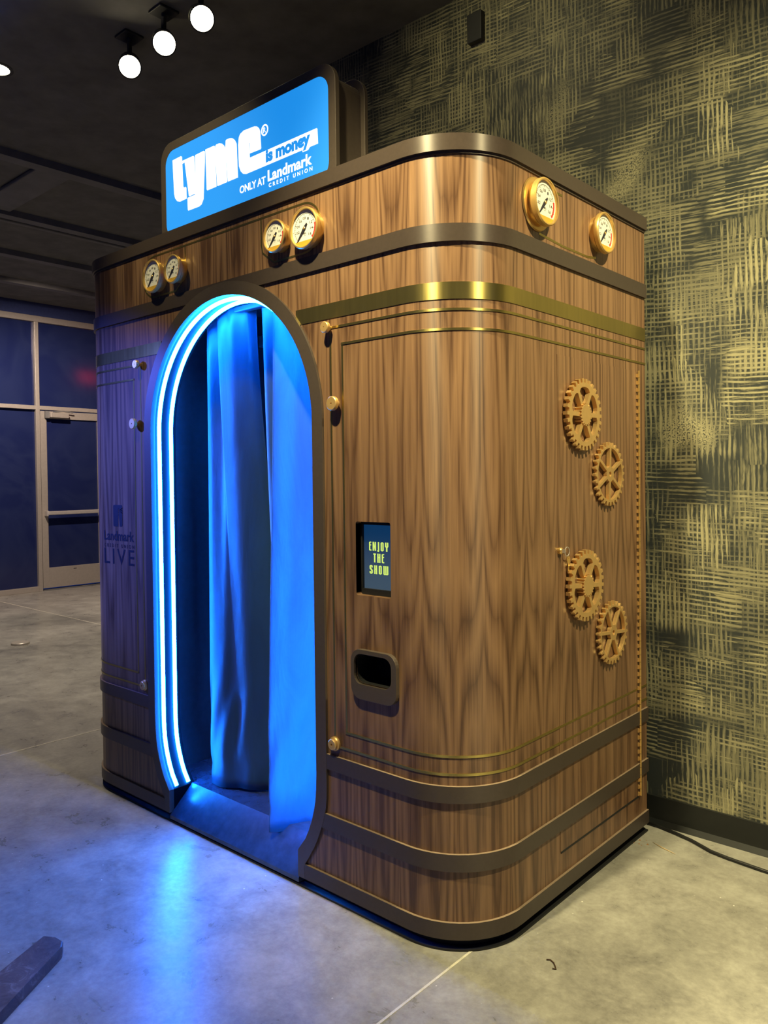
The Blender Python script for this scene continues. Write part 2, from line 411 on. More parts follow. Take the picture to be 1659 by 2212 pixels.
ce = structure(boxes('ceiling', [(-8.3, 4, -5, 7, CEIL, CEIL + 0.08)], M['ceil']))
for x in (-3.98, -5.12, -6.2, -7.2):
    boxes('beam', [(x - 0.05, x + 0.05, -5, 7, CEIL - 0.05, CEIL)], M['beam'], ce)
boxes('duct', [(-5.05, -4.05, 0.74, 0.98, CEIL - 0.03, CEIL)], M['beam'], ce, 0.01)
boxes('pipe', [(-5.30, -5.25, -5, 7, CEIL - 0.04, CEIL)], M['beam'], ce, 0.01)

# left storefront wall: soffit over aluminium frame, panes and a door
structure(boxes('wall_left', [(XL - 0.12, XL, -5, 7, 3.29, CEIL)], M['soffit']))
def window(nm, y0, y1, z0, z1, fr):
    o = structure(boxes(nm, [(XL - 0.055, XL - 0.045, y0, y1, z0, z1)], M['glass']))
    boxes('window_frame', fr, M['alu'], o, 0.003)
    return o
fx0, fx1 = XL - 0.11, XL + 0.0
window('window_1', -5, 2.545, 0.06, 2.175, [(fx0, fx1, -5, 2.545, 0.0, 0.06), (fx0, fx1, -5, 2.545, 2.175, 2.222)])
window('window_2', -5, 2.545, 2.222, 3.219, [(fx0, fx1, -5, 6.9, 3.219, 3.29)])
window('window_3', 2.592, 6.9, 2.222, 3.219, [(fx0, fx1, 2.592, 6.9, 2.175, 2.222), (fx0, fx1, 2.545, 2.592, 0.0, 3.219)])
window('window_4', 3.46, 6.9, 0.06, 2.175, [(fx0, fx1, 3.42, 3.46, 0.0, 2.175), (fx0, fx1, 3.46, 6.9, 0.0, 0.06)])
d = structure(boxes('door_1', [(XL - 0.055, XL - 0.045, 2.68, 3.34, 0.272, 2.075)], M['glass']))
boxes('door_frame', [(XL - 0.08, XL - 0.02, 2.605, 2.68, 0.03, 2.165), (XL - 0.08, XL - 0.02, 3.335, 3.40, 0.03, 2.165), (XL - 0.08, XL - 0.02, 2.68, 3.335, 2.075, 2.165), (XL - 0.08, XL - 0.02, 2.68, 3.335, 0.03, 0.272)], M['alu'], d, 0.002)
boxes('threshold', [(XL - 0.09, XL + 0.01, 2.6, 3.42, 0.0, 0.012)], M['beam'], d)
boxes('door_plate', [(XL - 0.0205, XL - 0.0185, 2.985, 3.025, 0.235, 0.242)], M['ink'], d)
pb = boxes('push_bar', [(XL + 0.02, XL + 0.06, 2.645, 3.35, 0.913, 0.958)], M['steel'], d, 0.008)
boxes('bar_bracket', [(XL - 0.02, XL + 0.05, 2.632, 2.655, 0.90, 0.965), (XL - 0.02, XL + 0.05, 3.345, 3.37, 0.90, 0.965)], M['steel'], pb, 0.004)
dc = boxes('door_closer', [(XL - 0.018, XL + 0.05, 2.70, 2.93, 2.085, 2.145)], M['alu'], d, 0.006)
V1, F1 = tube_geo([(XL + 0.03, 2.74, 2.15), (XL + 0.03, 2.86, 2.168), (XL + 0.03, 2.99, 2.156)], 0.008, 8)
mesh('closer_arm', V1, F1, M['beam'], dc)
boxes('closer_bracket', [(XL - 0.018, XL + 0.02, 2.652, 2.70, 2.08, 2.165)], M['beam'], dc)

wbx = boxes('wall_box', [(-0.82, -0.745, WY - 0.03, WY, 3.205, 3.33)], M['can'], None, 0.004)
tag(wbx, 'small black box mounted high on the gold-brushed wall', 'box')

# ------------------------------------------------------------------ ceiling spotlights
def can_light(loc, aim, label, r=0.049):
    t = thing('ceiling_spotlight', label, 'lamp', (loc[0], loc[1], CEIL), 'bright spotlights in a row under the dark ceiling')
    L = Vector(loc) - Vector((loc[0], loc[1], CEIL)); q = Vector(aim).normalized().to_track_quat('Z', 'Y').to_matrix().to_4x4()
    h = lathe('housing', [(0, -0.14), (r * 0.8, -0.14), (r * 1.04, -0.11), (r * 1.12, 0.004), (r * 1.0, 0.004), (r * 1.0, -0.006)], M['can'], t, 28)
    h.matrix_local = Matrix.Translation(L) @ q
    e = lathe('lens', [(0, -0.002), (r * 0.6, 0.0), (r * 1.0, -0.006)], M['lamp'], t, 28); e.matrix_local = Matrix.Translation(L) @ q
    V, Fc = tube_geo([(0, 0, 0), (0, 0, -0.02), L - Vector(aim).normalized() * 0.12], 0.012, 8)
    mesh('stem', V, Fc, M['can'], t)
    spot('spotlight_beam', Vector(loc) + Vector(aim).normalized() * 0.02, Vector(loc) + Vector(aim), 24, 122, 0.7, 0.04)
    b = boxes('mounting_plate', [(-0.05, 0.05, -0.05, 0.05, -0.012, 0.0)], M['can'], t, 0.004)
    return t
aim = (0.70, -0.42, -0.55)
can_light((-2.222, 0.352, 3.30), aim, 'lit spotlight nearest the left edge of the row of three on the ceiling')
can_light((-1.926, 0.352, 3.30), aim, 'lit spotlight in the middle of the row of three on the ceiling')
can_light((-1.640, 0.355, 3.30), aim, 'lit spotlight at the upper right end of the row of three on the ceiling')
t = thing('recessed_downlight', 'lit round downlight flush in the ceiling at the far left edge', 'lamp', (-2.985, 0.045, CEIL))
lathe('trim_ring', [(0.062, -0.001), (0.078, -0.001), (0.08, -0.004), (0.062, -0.006), (0.062, -0.001)], M['can'], t, 32)
lathe('lens', [(0, -0.004), (0.062, -0.003)], M['lamp'], t, 32)

# red exit sign in the corridor behind the booth: only its glow in the filmed glass shows
t = thing('exit_sign', 'red lit exit sign whose blurred glow shows in the glass above the door', 'sign', (-6.40, 4.12, CEIL))
boxes('sign_case', [(-0.02, 0.03, -0.17, 0.17, -0.70, -0.48)], M['can'], t, 0.006)
boxes('hanger', [(-0.006, 0.006, -0.006, 0.006, -0.49, 0.0)], M['can'], t)
V, Fc = font_fit('EXIT', -0.14, 0.14, -0.665, -0.515, 0.0, 1.0, 0.03)
mesh('exit_lettering', [(-0.0215, -v[0], v[1]) for v in V], Fc, M['exitred'], t, fix=False)

# ------------------------------------------------------------------ the photo booth
XC = -1.053; BW = 2.106; RC = 0.226; D = 1.10; ZA = 1.497; RI = 0.459; RO = 0.5055
booth = thing('photo_booth', 'tall walnut photo booth with rounded corners, brass gauges and a blue neon arch', 'photo booth', (XC, D / 2, 0))
booth.location = (0, 0, 0)
def outline(step=14):
    """(x, y, nx, ny, u) from the back left edge round the front to the back right edge"""
    o = []; u = -RC * PI / 2 - (D - RC) - (BW - 2 * RC) / 2
    o.append((-BW, D, -1, 0, u)); u += D - RC
    for k in range(step + 1):
        a = PI / 2 * k / step; o.append((-BW + RC - RC * math.cos(a), RC - RC * math.sin(a), -math.cos(a), -math.sin(a), u + RC * a))
    u += RC * PI / 2 + (BW - 2 * RC)
    for k in range(step + 1):
        a = PI / 2 * k / step; o.append((-RC + RC * math.sin(a), RC - RC * math.cos(a), math.sin(a), -math.cos(a), u + RC * a))
    u += RC * PI / 2 + D - RC
    o.append((0, D, 1, 0, u))
    return o
OUT = outline()
def ux(x): return x - XC            # u of a point on the flat front
def path(xa, xb):
    """outline cut at front positions; xa None = from back left, xb None = to back right"""
    P = []
    for p in OUT:
        P.append(p)
    if xa is not None: P = [(xa, 0, 0, -1, ux(xa))] + [p for p in OUT if p[4] > ux(xa) + 1e-6]
    if xb is not None: P = [p for p in P if p[4] < ux(xb) - 1e-6] + [(xb, 0, 0, -1, ux(xb))]
    return P
def band(name, P, z0, z1, b0, b1, mat, parent, bevel=0.0012):
    V, Fc, uv = [], [], []
    for x, y, nx, ny, u in P:
        for b, z in ((b0, z0), (b1, z0), (b1, z1), (b0, z1)):
            V.append((x + nx * b, y + ny * b, z)); uv.append((u, z))
    n = len(P)
    for i in range(n - 1):
        for k in range(4):
            Fc.append((i * 4 + k, (i + 1) * 4 + k, (i + 1) * 4 + (k + 1) % 4, i * 4 + (k + 1) % 4))
    Fc += [(0, 1, 2, 3), tuple((n - 1) * 4 + k for k in (3, 2, 1, 0))]
    o = mesh(name, V, Fc, mat, parent, uv=uv)
    for p in o.data.polygons: p.use_smooth = True
    md = o.modifiers.new('edge', 'EDGE_SPLIT'); md.split_angle = math.radians(35)
    return o
ZZ = dict(capT=2.2484, capB=2.2030, b2T=2.0065, b2B=1.9580, brT=1.8489, brB=1.8020, L1T=0.4612, L1B=0.4141, L2T=0.2721, L2B=0.2237, baT=0.0812, baB=0.034)
BP = 0.0078
def band_top(name, P, z0, z1, b1):
    return band(name, P, z0, z1, -0.004, b1, M['band'], booth)
full = path(None, None)
band_top('cap_band', full, ZZ['capB'], ZZ['capT'], 0.0105)
band_top('fascia_band', full, ZZ['b2B'], ZZ['b2T'], BP)
def hw_mid(z):
    if z > ZA: return math.sqrt(max(0.0, 0.482 ** 2 - (z - ZA) ** 2))
    return interp(z, FL_MID)
FL_IN = [(0.034, .368), (0.120, .368), (0.143, .386), (0.166, .404), (0.200, .422), (0.235, .436), (0.268, .446), (0.301, .453), (0.340, .457), (0.385, .459), (0.47, .459), (1.497, .459)]
FL_OUT = [(0.034, .398), (0.075, .396), (0.110, .419), (0.148, .444), (0.180, .461), (0.213, .475), (0.240, .486), (0.266, .494), (0.290, .500), (0.321, .504), (0.36, .5055), (0.42, .5055), (1.497, .5055)]
def interp(z, T):
    if z <= T[0][0]: return T[0][1]
    for (a, va), (b, vb) in zip(T, T[1:]):
        if z <= b: return va + (vb - va) * (z - a) / (b - a)
    return T[-1][1]
FL_MID = [(z, (interp(z, FL_IN) + interp(z, FL_OUT)) / 2) for z in sorted({a for a, _ in FL_IN + FL_OUT})]
for nm, t, b in (('upper_skirt_band', 'L1T', 'L1B'), ('lower_skirt_band', 'L2T', 'L2B'), ('base_band', 'baT', 'baB')):
    hw = interp((ZZ[t] + ZZ[b]) / 2, FL_MID)
    bl = band_top(nm, path(XC + hw, None), ZZ[b], ZZ[t], BP)
    br = band_top(nm, path(None, XC - hw), ZZ[b], ZZ[t], BP)
    for o in (bl, br):
        o.data.materials.append(M['ledge'])
        for p in o.data.polygons:
            if p.normal.z > 0.9: p.material_index = 1
# plinth: recessed kick and a thin black foot sheet on the floor
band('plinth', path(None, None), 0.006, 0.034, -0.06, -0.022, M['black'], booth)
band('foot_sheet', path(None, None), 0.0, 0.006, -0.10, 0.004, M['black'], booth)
# roof board
RF = [(x + nx * 0.004, y + ny * 0.004) for x, y, nx, ny, u in OUT]
plate('roof_board', [RF], 2.196, 2.236, M['bronze'], booth)

# wood panels
def wood_flat(side, z0, z1, holes=()):
    zs = sorted({z0, z1} | {z for z, _ in FL_MID if z0 < z < z1} | ({ZA + 0.482 * math.sin(PI / 2 * k / 24) for k in range(25) if z0 < ZA + 0.482 * math.sin(PI / 2 * k / 24) < z1}))
    edge = [(XC + side * hw_mid(z), z) for z in zs]
    xo = -RC if side > 0 else -BW + RC
    loops = [edge + [(xo, z1), (xo, z0)]] + [list(h) for h in holes]
    flat = [p for lp in loops for p in lp]
    tris = tessellate_polygon([[Vector((p[0], p[1], 0)) for p in lp] for lp in loops])
    return [(p[0], 0.0, p[1]) for p in flat], [tuple(t) for t in tris], [(ux(p[0]), p[1]) for p in flat]
def wood_panel(name, side, z0, z1, holes=(), wrap=True):
    V, Fc, uv = wood_flat(side, z0, z1, holes) if z1 < 1.99 else ([], [], [])
    P = [p for p in OUT if (p[4] >= ux(-RC) - 1e-6 if side > 0 else p[4] <= ux(-BW + RC) + 1e-6)] if z1 < 1.99 else OUT
    b = len(V)
    for x, y, nx, ny, u in P:
        V += [(x, y, z0), (x, y, z1)]; uv += [(u, z0), (u, z1)]
    for i in range(len(P) - 1):
        Fc.append((b + 2 * i, b + 2 * i + 2, b + 2 * i + 3, b + 2 * i + 1))
    o = mesh(name, V, Fc, M['wood'], booth, uv=uv, fix=False)
    bm = bmesh.new(); bm.from_mesh(o.data); bmesh.ops.remove_doubles(bm, verts=bm.verts, dist=1e-5)
    for f in bm.faces:                                     # outward normals
        c = f.calc_center_median()
        if f.normal.dot(Vector((c.x - XC, (c.y - 0.6) * 1.0, 0))) < 0: f.normal_flip()
        f.smooth = True
    bm.to_mesh(o.data); bm.free()
    return o
SCR = rrect(-0.4175, -0.2800, 0.967, 1.186, 0.006, 3)
SLOT = rrect(-0.418, -0.272, 0.706, 0.795, 0.028, 6)
wood_panel('upper_panel', 1, 2.000, 2.210)
wood_panel('main_panel', 1, 0.44, 1.97, [SCR[::-1], SLOT[::-1]])
wood_panel('main_panel', -1, 0.44, 1.97)
wood_panel('middle_skirt_panel', 1, 0.25, 0.44)
wood_panel('middle_skirt_panel', -1, 0.25, 0.44)
wood_panel('lower_skirt_panel', 1, 0.05, 0.25)
wood_panel('lower_skirt_panel', -1, 0.05, 0.25)

# arch trim round the doorway and its lining
def arch_curve(kind):
    T = FL_IN if kind == 'i' else FL_OUT; R = RI if kind == 'i' else RO
    zs = sorted({a for a, _ in FL_IN + FL_OUT}); zs = [z for z in zs if z < ZA]
    right = [(XC + interp(z, T), z) for z in zs]
    arc = [(XC + R * math.cos(PI * k / 64), ZA + R * math.sin(PI * k / 64)) for k in range(65)]
    left = [(2 * XC - x, z) for x, z in reversed(right)]
    return right + arc + left
CI, CO = arch_curve('i'), arch_curve('o')
n = len(CI); TY = -0.0084
V = [(x, TY, z) for x, z in CI] + [(x, TY, z) for x, z in CO] + [(x, 0.012, z) for x, z in CO] + [(x, 0.012, z) for x, z in CI]
Fc = [(k * n + i, k * n + i + 1, ((k + 1) % 4) * n + i + 1, ((k + 1) % 4) * n + i) for k in range(4) for i in range(n - 1)]
Fc += [(0, n, 2 * n, 3 * n), (n - 1, 4 * n - 1, 3 * n - 1, 2 * n - 1)]
mesh('arch_trim', V, Fc, M['bronze'], booth)
JD = 0.105
V = [(x, 0.012, z) for x, z in CI] + [(x, JD, z) for x, z in CI] + [(x * 0 + XC + (x - XC) * 1.03, JD, ZA + (z - ZA) * 1.02 if z > ZA else z) for x, z in CI]
Fc = [(i, i + 1, n + i + 1, n + i) for i in range(n - 1)] + [(n + i, n + i + 1, 2 * n + i + 1, 2 * n + i) for i in range(n - 1)]
mesh('doorway_lining', V, Fc, M['jamb'], booth)
# sloped sill, inner floor, inner walls
sx0, sx1 = XC - 0.3675, XC + 0.3675
mesh('sill_ramp', [(sx0, -0.006, 0.026), (sx1, -0.006, 0.026), (sx1, JD - 0.01, 0.121), (sx0, JD - 0.01, 0.121), (sx0, -0.006, 0.012), (sx1, -0.006, 0.012), (sx1, JD - 0.01, 0.012), (sx0, JD - 0.01, 0.012)],
     [(0, 1, 2, 3), (0, 4, 5, 1), (4, 7, 6, 5), (2, 6, 7, 3), (0, 3, 7, 4), (1, 5, 6, 2)], M['ramp'], booth)
boxes('inner_floor', [(XC - 0.62, XC + 0.62, JD - 0.01, 0.98, 0.10, 0.121)], M['ramp'], booth)
boxes('inner_wall', [(XC - 0.56, XC - 0.54, JD, 0.98, 0.121, 2.05), (XC + 0.54, XC + 0.56, JD, 0.98, 0.121, 2.05), (XC - 0.56, XC + 0.56, 0.97, 0.99, 0.121, 2.05)], M['dark'], booth)
boxes('inner_ceiling', [(XC - 0.56, XC + 0.56, JD, 0.98, 2.05, 2.07)], M['dark'], booth)
boxes('inner_rail', [(XC - 0.54, XC + 0.54, 0.60, 0.64, 1.912, 1.964)], M['rail'], booth, 0.003)
boxes('curtain_rod', [(XC - 0.30, XC + 0.46, 0.135, 0.165, 1.936, 1.957)], M['rail'], booth, 0.004)
# back side of the front wall so the inside is closed
# neon tubes
def neon_path(y, off=0.007):
    R = RI - off; z0 = 0.130
    zs = [z for z, _ in FL_IN if z > z0] ; zs = [z0] + zs
    fine = []
    for a, b in zip(zs, zs[1:]):
        m_ = 4 if b < 0.5 else 8
        fine += [a + (b - a) * k / m_ for k in range(m_)]
    right = [(XC + interp(z, FL_IN) - off, z) for z in fine]
    arc = [(XC + R * math.cos(PI * k / 60), ZA + R * math.sin(PI * k / 60)) for k in range(61)]
    pts = right + arc + [(2 * XC - x, z) for x, z in reversed(right)]
    return [(x, y, z) for x, z in pts]
for y in (0.026, 0.079):
    tube('neon_tube', neon_path(y), 0.0075, M['neon'], booth, 8)

# brass inlay: wide strip and thin double frames, proud by half a millimetre
def strip(name, P, z0, z1, mat=None): return band(name, P, z0, z1, -0.001, 0.0020, mat or M['inlay'], booth)
def xarch(z, side): return XC + side * (math.sqrt(RO ** 2 - (z - ZA) ** 2) if z > ZA else RO)
xw = xarch(1.825, 1)
strip('brass_strip', path(xw, None), ZZ['brB'], ZZ['brT'])
strip('brass_strip', path(None, 2 * XC - xw), ZZ['brB'], ZZ['brT'])
XO, XI = -0.5185, -0.4685
for sgn in (1, -1):
    pr = (lambda x: path(x, None)) if sgn > 0 else (lambda x: path(None, 2 * XC - x))
    mx = lambda x: x if sgn > 0 else 2 * XC - x
    strip('brass_line', pr(XO), 1.7705, 1.7775); strip('brass_line', pr(XI), 1.7165, 1.7235)
    strip('brass_line', pr(XO), 0.4885, 0.4955); strip('brass_line', pr(XI), 0.5385, 0.5455)
    for xa, za, zb in ((XO, 0.4955, 1.7705), (XI, 0.5455, 1.7165)):
        a, b = sorted((mx(xa), mx(xa + 0.0075)))
        boxes('brass_line', [(a, b, -0.0007, 0.001, za, zb)], M['inlay'], booth)
# outline inlay round the gauges
def inlay_poly(pts, wd, basis, parent, loc=(0, 0, 0)):
    P = [Vector((p[0], p[1])) for p in pts]; L, Rr = [], []
    for i, p in enumerate(P):
        t = (P[min(i + 1, len(P) - 1)] - P[max(i - 1, 0)]).normalized(); nn = Vector((-t.y, t.x)) * wd / 2
        L.append((p.x + nn.x, p.y + nn.y)); Rr.append((p.x - nn.x, p.y - nn.y))
    k = len(P); V = [(*q, 0.0008) for q in L + Rr] + [(*q, -0.001) for q in L + Rr]
    Fc = [(i, i + 1, k + i + 1, k + i) for i in range(k - 1)] + [(i, 2 * k + i, 2 * k + i + 1, i + 1) for i in range(k - 1)] + [(k + i, k + i + 1, 3 * k + i + 1, 3 * k + i) for i in range(k - 1)]
    o = mesh('brass_outline', V, Fc, M['inlay'], parent, uv=[(v[0], v[1]) for v in V]); place(o, basis, loc); return o
arcR = [(-0.628 + 0.0775 * math.cos(a), 2.1005 + 0.0775 * math.sin(a)) for a in [PI / 2 - PI * k / 20 for k in range(21)]]
for sgn in (1, -1):
    mx = lambda l: [(x if sgn > 0 else 2 * XC - x, z) for x, z in l]
    inlay_poly(mx([(XC, 2.178)] + arcR + [(-0.70, 2.0225), (-0.772, 2.0225), (-0.828, 2.062), (-0.835, 2.09), (-0.835, 2.174)]), 0.0065, FRONT, booth)
inlay_poly([(0.30, 2.170), (0.42, 2.176), (0.50, 2.176)], 0.007, SIDE, booth)
inlay_poly([(0.36, 2.03), (0.50, 2.022), (0.66, 2.022), (0.72, 2.03)], 0.007, SIDE, booth)

# display
scr = mesh('screen', [(x, y, z) for y in (0.0, 0.022) for x, z in SCR], [(i, (i + 1) % len(SCR), len(SCR) + (i + 1) % len(SCR), len(SCR) + i) for i in range(len(SCR))], M['wood'], booth, uv=[(ux(x), z) for _ in (0, 1) for x, z in SCR])
boxes('screen_bezel', [(-0.45, -0.412, 0.022, 0.05, 0.95, 1.20), (-0.288, -0.25, 0.022, 0.05, 0.95, 1.20), (-0.412, -0.288, 0.022, 0.05, 0.95, 0.985), (-0.412, -0.288, 0.022, 0.05, 1.176, 1.20)], M['black'], scr)
boxes('display_panel', [(-0.412, -0.288, 0.030, 0.04, 0.985, 1.176)], M['screen'], scr)
def deco(ch):
    """strokes in a unit cell, x 0..1, y 0..1, as polygons"""
    b = 0.36
    ch_ = {'E': [[(0, .07), (.3, 0), (1, .0), (1, .12), (.5, .12), (.5, .55), (.95, .6), (.95, .68), (.5, .7), (.5, .88), (1, .9), (1, 1), (.3, 1), (0, .93)]],
     'N': [[(0, 0), (b, 0), (b, .62), (1 - b, 0), (1, 0), (1, 1), (1 - b, 1), (1 - b, .4), (b, 1), (0, 1)]],
     'J': [[(0, .06), (.35, 0), (.75, 0), (1, .06), (1, 1), (.4, 1), (.4, .12), (0, .14)]],
     'O': [[(0, .08), (.35, 0), (.65, 0), (1, .08), (1, .92), (.65, 1), (.35, 1), (0, .92)], [(.4, .13), (.4, .87), (.6, .87), (.6, .13)]],
     'Y': [[(.3, 0), (.72, 0), (.72, .42), (1, .52), (1, 1), (.64, 1), (.64, .58), (.4, .58), (.4, 1), (0, 1), (0, .52), (.3, .42)]],
     'T': [[(.28, 0), (.78, 0), (.78, .82), (1, .86), (1, 1), (0, 1), (0, .86), (.28, .82)]],
     'H': [[(0, 0), (.4, 0), (.4, .52), (.62, .52), (.62, 0), (1, 0), (1, 1), (.62, 1), (.62, .62), (.4, .62), (.4, 1), (0, 1)]],
     'S': [[(0, .1), (.3, 0), (.7, 0), (1, .1), (1, .42), (.42, .68), (.42, .86), (.58, .86), (.58, .72), (.98, .72), (.98, .92), (.65, 1), (.3, 1), (0, .9), (0, .6), (.58, .34), (.58, .13), (.4, .13), (.4, .3), (0, .3)]],
     'W': [[(0, .08), (.2, 0), (.4, 0), (.5, .04), (.6, 0), (.8, 0), (1, .08), (1, 1), (.76, 1), (.76, .12), (.62, .12), (.62, 1), (.38, 1), (.38, .12), (.24, .12), (.24, 1), (0, 1)]]}
    return ch_[ch]
cells = [('E', -.3908, -.382, 1.0985, 1.1251), ('N', -.3765, -.3633, 1.0985, 1.1251), ('J', -.3583, -.3508, 1.0965, 1.1251), ('O', -.3443, -.3328, 1.0985, 1.1251), ('Y', -.327, -.3146, 1.0985, 1.1251),
         ('T', -.374, -.3643, 1.064, 1.0907), ('H', -.3584, -.3463, 1.064, 1.0907), ('E', -.3404, -.3314, 1.0637, 1.0907),
         ('S', -.3898, -.3775, 1.0295, 1.0556), ('H', -.371, -.3598, 1.0295, 1.0556), ('O', -.3529, -.3413, 1.0295, 1.0556), ('W', -.3345, -.3156, 1.0292, 1.0553)]
parts = []
for chx, x0, x1, z0, z1 in cells:
    lps = [[(x0 + a * (x1 - x0), z0 + b * (z1 - z0)) for a, b in lp] for lp in deco(chx)]
    V, Fc = plate_geo(lps, -0.0296, -0.0290); parts.append((V, Fc))
V, Fc, _ = join(parts)
o = mesh('screen_lettering', V, Fc, M['screentext'], scr); place(o, FRONT, (0, 0, 0))

# ticket slot with a raised frame
sl = plate('print_slot', [rrect(-0.431, -0.2525, 0.6605, 0.8085, 0.036, 6), rrect(-0.4185, -0.2715, 0.7055, 0.7955, 0.028, 6)], -0.002, 0.014, M['bronze'], booth, 0.002)
place(sl, FRONT, (0, 0, 0))
SL = rrect(-0.4185, -0.2715, 0.7055, 0.7955, 0.028, 6); k = len(SL)
V = [(x, z, h) for h in (0.006, -0.09) for x, z in SL]
o = mesh('slot_recess', V, [(i, (i + 1) % k, k + (i + 1) % k, k + i) for i in range(k)] + [tuple(range(k, 2 * k))], M['black'], sl)

# knobs
def knob(x, z, r, h, basis_loc=FRONT):
    o = lathe('knob', [(0, 0), (r * 0.42, 0), (r * 0.42, h * 0.45), (r * 0.9, h * 0.47), (r, h * 0.55), (r, h * 0.93), (r * 0.9, h), (r * 0.12, h), (r * 0.10, h - 0.004), (0, h - 0.004)], M['gold'], booth, 32)
    place(o, FRONT, (x, 0, z)); return o
def stud(x, z):
    o = lathe('stud', [(0.0215, 0), (0.0215, 0.006), (0.019, 0.009), (0.017, 0.009), (0.017, 0.016), (0.015, 0.018), (0.004, 0.018), (0.003, 0.012), (0, 0.012)], M['gold'], booth, 36)
    place(o, FRONT, (x, 0, z)); return o
for x, z, r in ((-0.5165, 1.7735, 0.0168), (-0.489, 1.541, 0.0215)):
    knob(x, z, r, 0.027); knob(2 * XC - x, z, r, 0.027)
stud(-0.5145, 0.499); stud(2 * XC + 0.5145, 0.499)

# pressure gauges (dial unit radius 1, scaled by the placing matrix)
def dial_geo():
    P = []
    def disc(r0, r1, a0, a1, h, m, seg=48, in_=0.0):
        V, Fc = [], []
        for k in range(seg + 1):
            a = a0 + (a1 - a0) * k / seg
            V += [(r0 * math.cos(a), r0 * math.sin(a), h), (r1 * math.cos(a), r1 * math.sin(a), h)]
        for k in range(seg): Fc.append((2 * k, 2 * k + 1, 2 * k + 3, 2 * k + 2))
        P.append((V, Fc, m))
    disc(0.0, 0.90, 0, 2 * PI, 0, 0)
    A0, A1 = math.radians(228), math.radians(-42)
    ang = lambda v: A0 + (A1 - A0) * v / 1.6
    for i in range(33):
        v = i * 0.05; a = ang(v); r0 = 0.62 if i % 4 == 0 else (0.66 if i % 2 == 0 else 0.68); wd = 0.009 if i % 4 else 0.014
        c, s = math.cos(a), math.sin(a)
        P.append(([(r0 * c - wd * s, r0 * s + wd * c, .004), (0.72 * c - wd * s, 0.72 * s + wd * c, .004), (0.72 * c + wd * s, 0.72 * s - wd * c, .004), (r0 * c + wd * s, r0 * s - wd * c, .004)], [(0, 3, 2, 1)], 1))
        if i % 5 == 0:
            P.append(([(0.78 * c - wd * s, 0.78 * s + wd * c, .004), (0.84 * c - wd * s, 0.84 * s + wd * c, .004), (0.84 * c + wd * s, 0.84 * s - wd * c, .004), (0.78 * c + wd * s, 0.78 * s - wd * c, .004)], [(0, 3, 2, 1)], 1))
    disc(0.705, 0.72, A1, A0, 0.005, 1)
    disc(0.68, 0.79, ang(1.62), ang(1.28), 0.006, 2, 12)
    for v, s in ((0.2, '0.2'), (0.4, '0.4'), (0.6, '0.6'), (0.8, '0.8'), (1.0, '1'), (1.2, '1.2'), (1.4, '1.4'), (1.6, '1.6')):
        a = ang(v); cx, cy = 0.49 * math.cos(a), 0.49 * math.sin(a); wd = 0.045 if s == '1' else 0.10
        V, Fc = font_fit(s, cx - wd, cx + wd, cy - 0.062, cy + 0.062, .005, 0.9, 0.012); P.append((V, Fc, 1))
    V, Fc = font_fit('MPa', -0.09, 0.09, -0.30, -0.20, .005, 1.0, 0.012); P.append((V, Fc, 1))
    P.append(([(-.05, -.36, .005), (.05, -.36, .005), (.05, -.345, .005), (-.05, -.345, .005)], [(0, 1, 2, 3)], 1))
    # gold plate across the bottom
    yb = -0.60; xb = math.sqrt(0.90 ** 2 - yb ** 2); a0 = math.atan2(yb, -xb); a1 = math.atan2(yb, xb)
    lp = [(0.90 * math.cos(a), 0.90 * math.sin(a)) for a in [a0 + 2 * PI + (a1 - a0) * k / 20 if False else a0 + (a1 - a0) * k / 20 for k in range(21)]]
    P.append(([(p[0], p[1], .03) for p in lp], [tuple(range(21))], 3))
    P.append(([(lp[0][0], yb, .03), (lp[-1][0], yb, .03), (lp[-1][0], yb, 0), (lp[0][0], yb, 0)], [(0, 1, 2, 3)], 3))
    return join(P)
DV, DF, DM = dial_geo()
DIAL = bpy.data.meshes.new('dial'); DIAL.from_pydata(DV, [], DF); DIAL.update(); DIAL.polygons.foreach_set('material_index', DM)
for mm in (M['white'], M['ink'], M['red'], M['goldflat']): DIAL.materials.append(mm)
def gauge(basis, loc, r, h, flange=False, tilt=0.0):
    g = lathe('pressure_gauge', [(0.86, 0), (0.86, h / r - 0.30), (0.95, h / r - 0.28), (1.0, h / r - 0.22), (1.0, h / r - 0.05), (0.96, h / r), (0.91, h / r), (0.885, h / r - 0.05), (0.885, h / r - 0.16)], M['goldlt'], booth, 48)
    place(g, basis, loc, tilt, r)
    d = bpy.data.objects.new('dial', DIAL); COL.objects.link(d); d.parent = g; d.location = (0, 0, h / r - 0.14)
    a = math.radians(229); c, s = math.cos(a), math.sin(a)
    q = lambda x, y: (x * c - y * s, x * s + y * c)
    nd = plate('needle', [[q(-0.27, -0.035), q(0, -0.085), q(0.20, -0.07), q(0.84, -0.008), q(0.84, 0.008), q(0.20, 0.07), q(0, 0.085), q(-0.27, 0.035)]], 0.02, 0.04, M['ink'], g)
    nd.location = (0, 0, h / r - 0.14)
    hb = lathe('needle_hub', [(0, 0.06), (0.05, 0.06), (0.075, 0.04), (0.075, 0.02)], M['goldlt'], g, 16); hb.location = (0, 0, h / r - 0.14)
    if flange:
        f = lathe('flange', [(0.8, 0.0), (1.10, 0.0), (1.13, 0.03), (1.10, 0.10), (0.98, 0.14), (0.8, 0.14)], M['goldlt'], g, 48)
    return g
gauge(FRONT, (-1.441 - 0.0, 0, 2.0905), 0.0625, 0.040); gauge(FRONT, (-1.303, 0, 2.092), 0.0525, 0.040)
gauge(FRONT, (-0.729, 0, 2.0905), 0.0525, 0.040); gauge(FRONT, (-0.590, 0, 2.0855), 0.0635, 0.040)
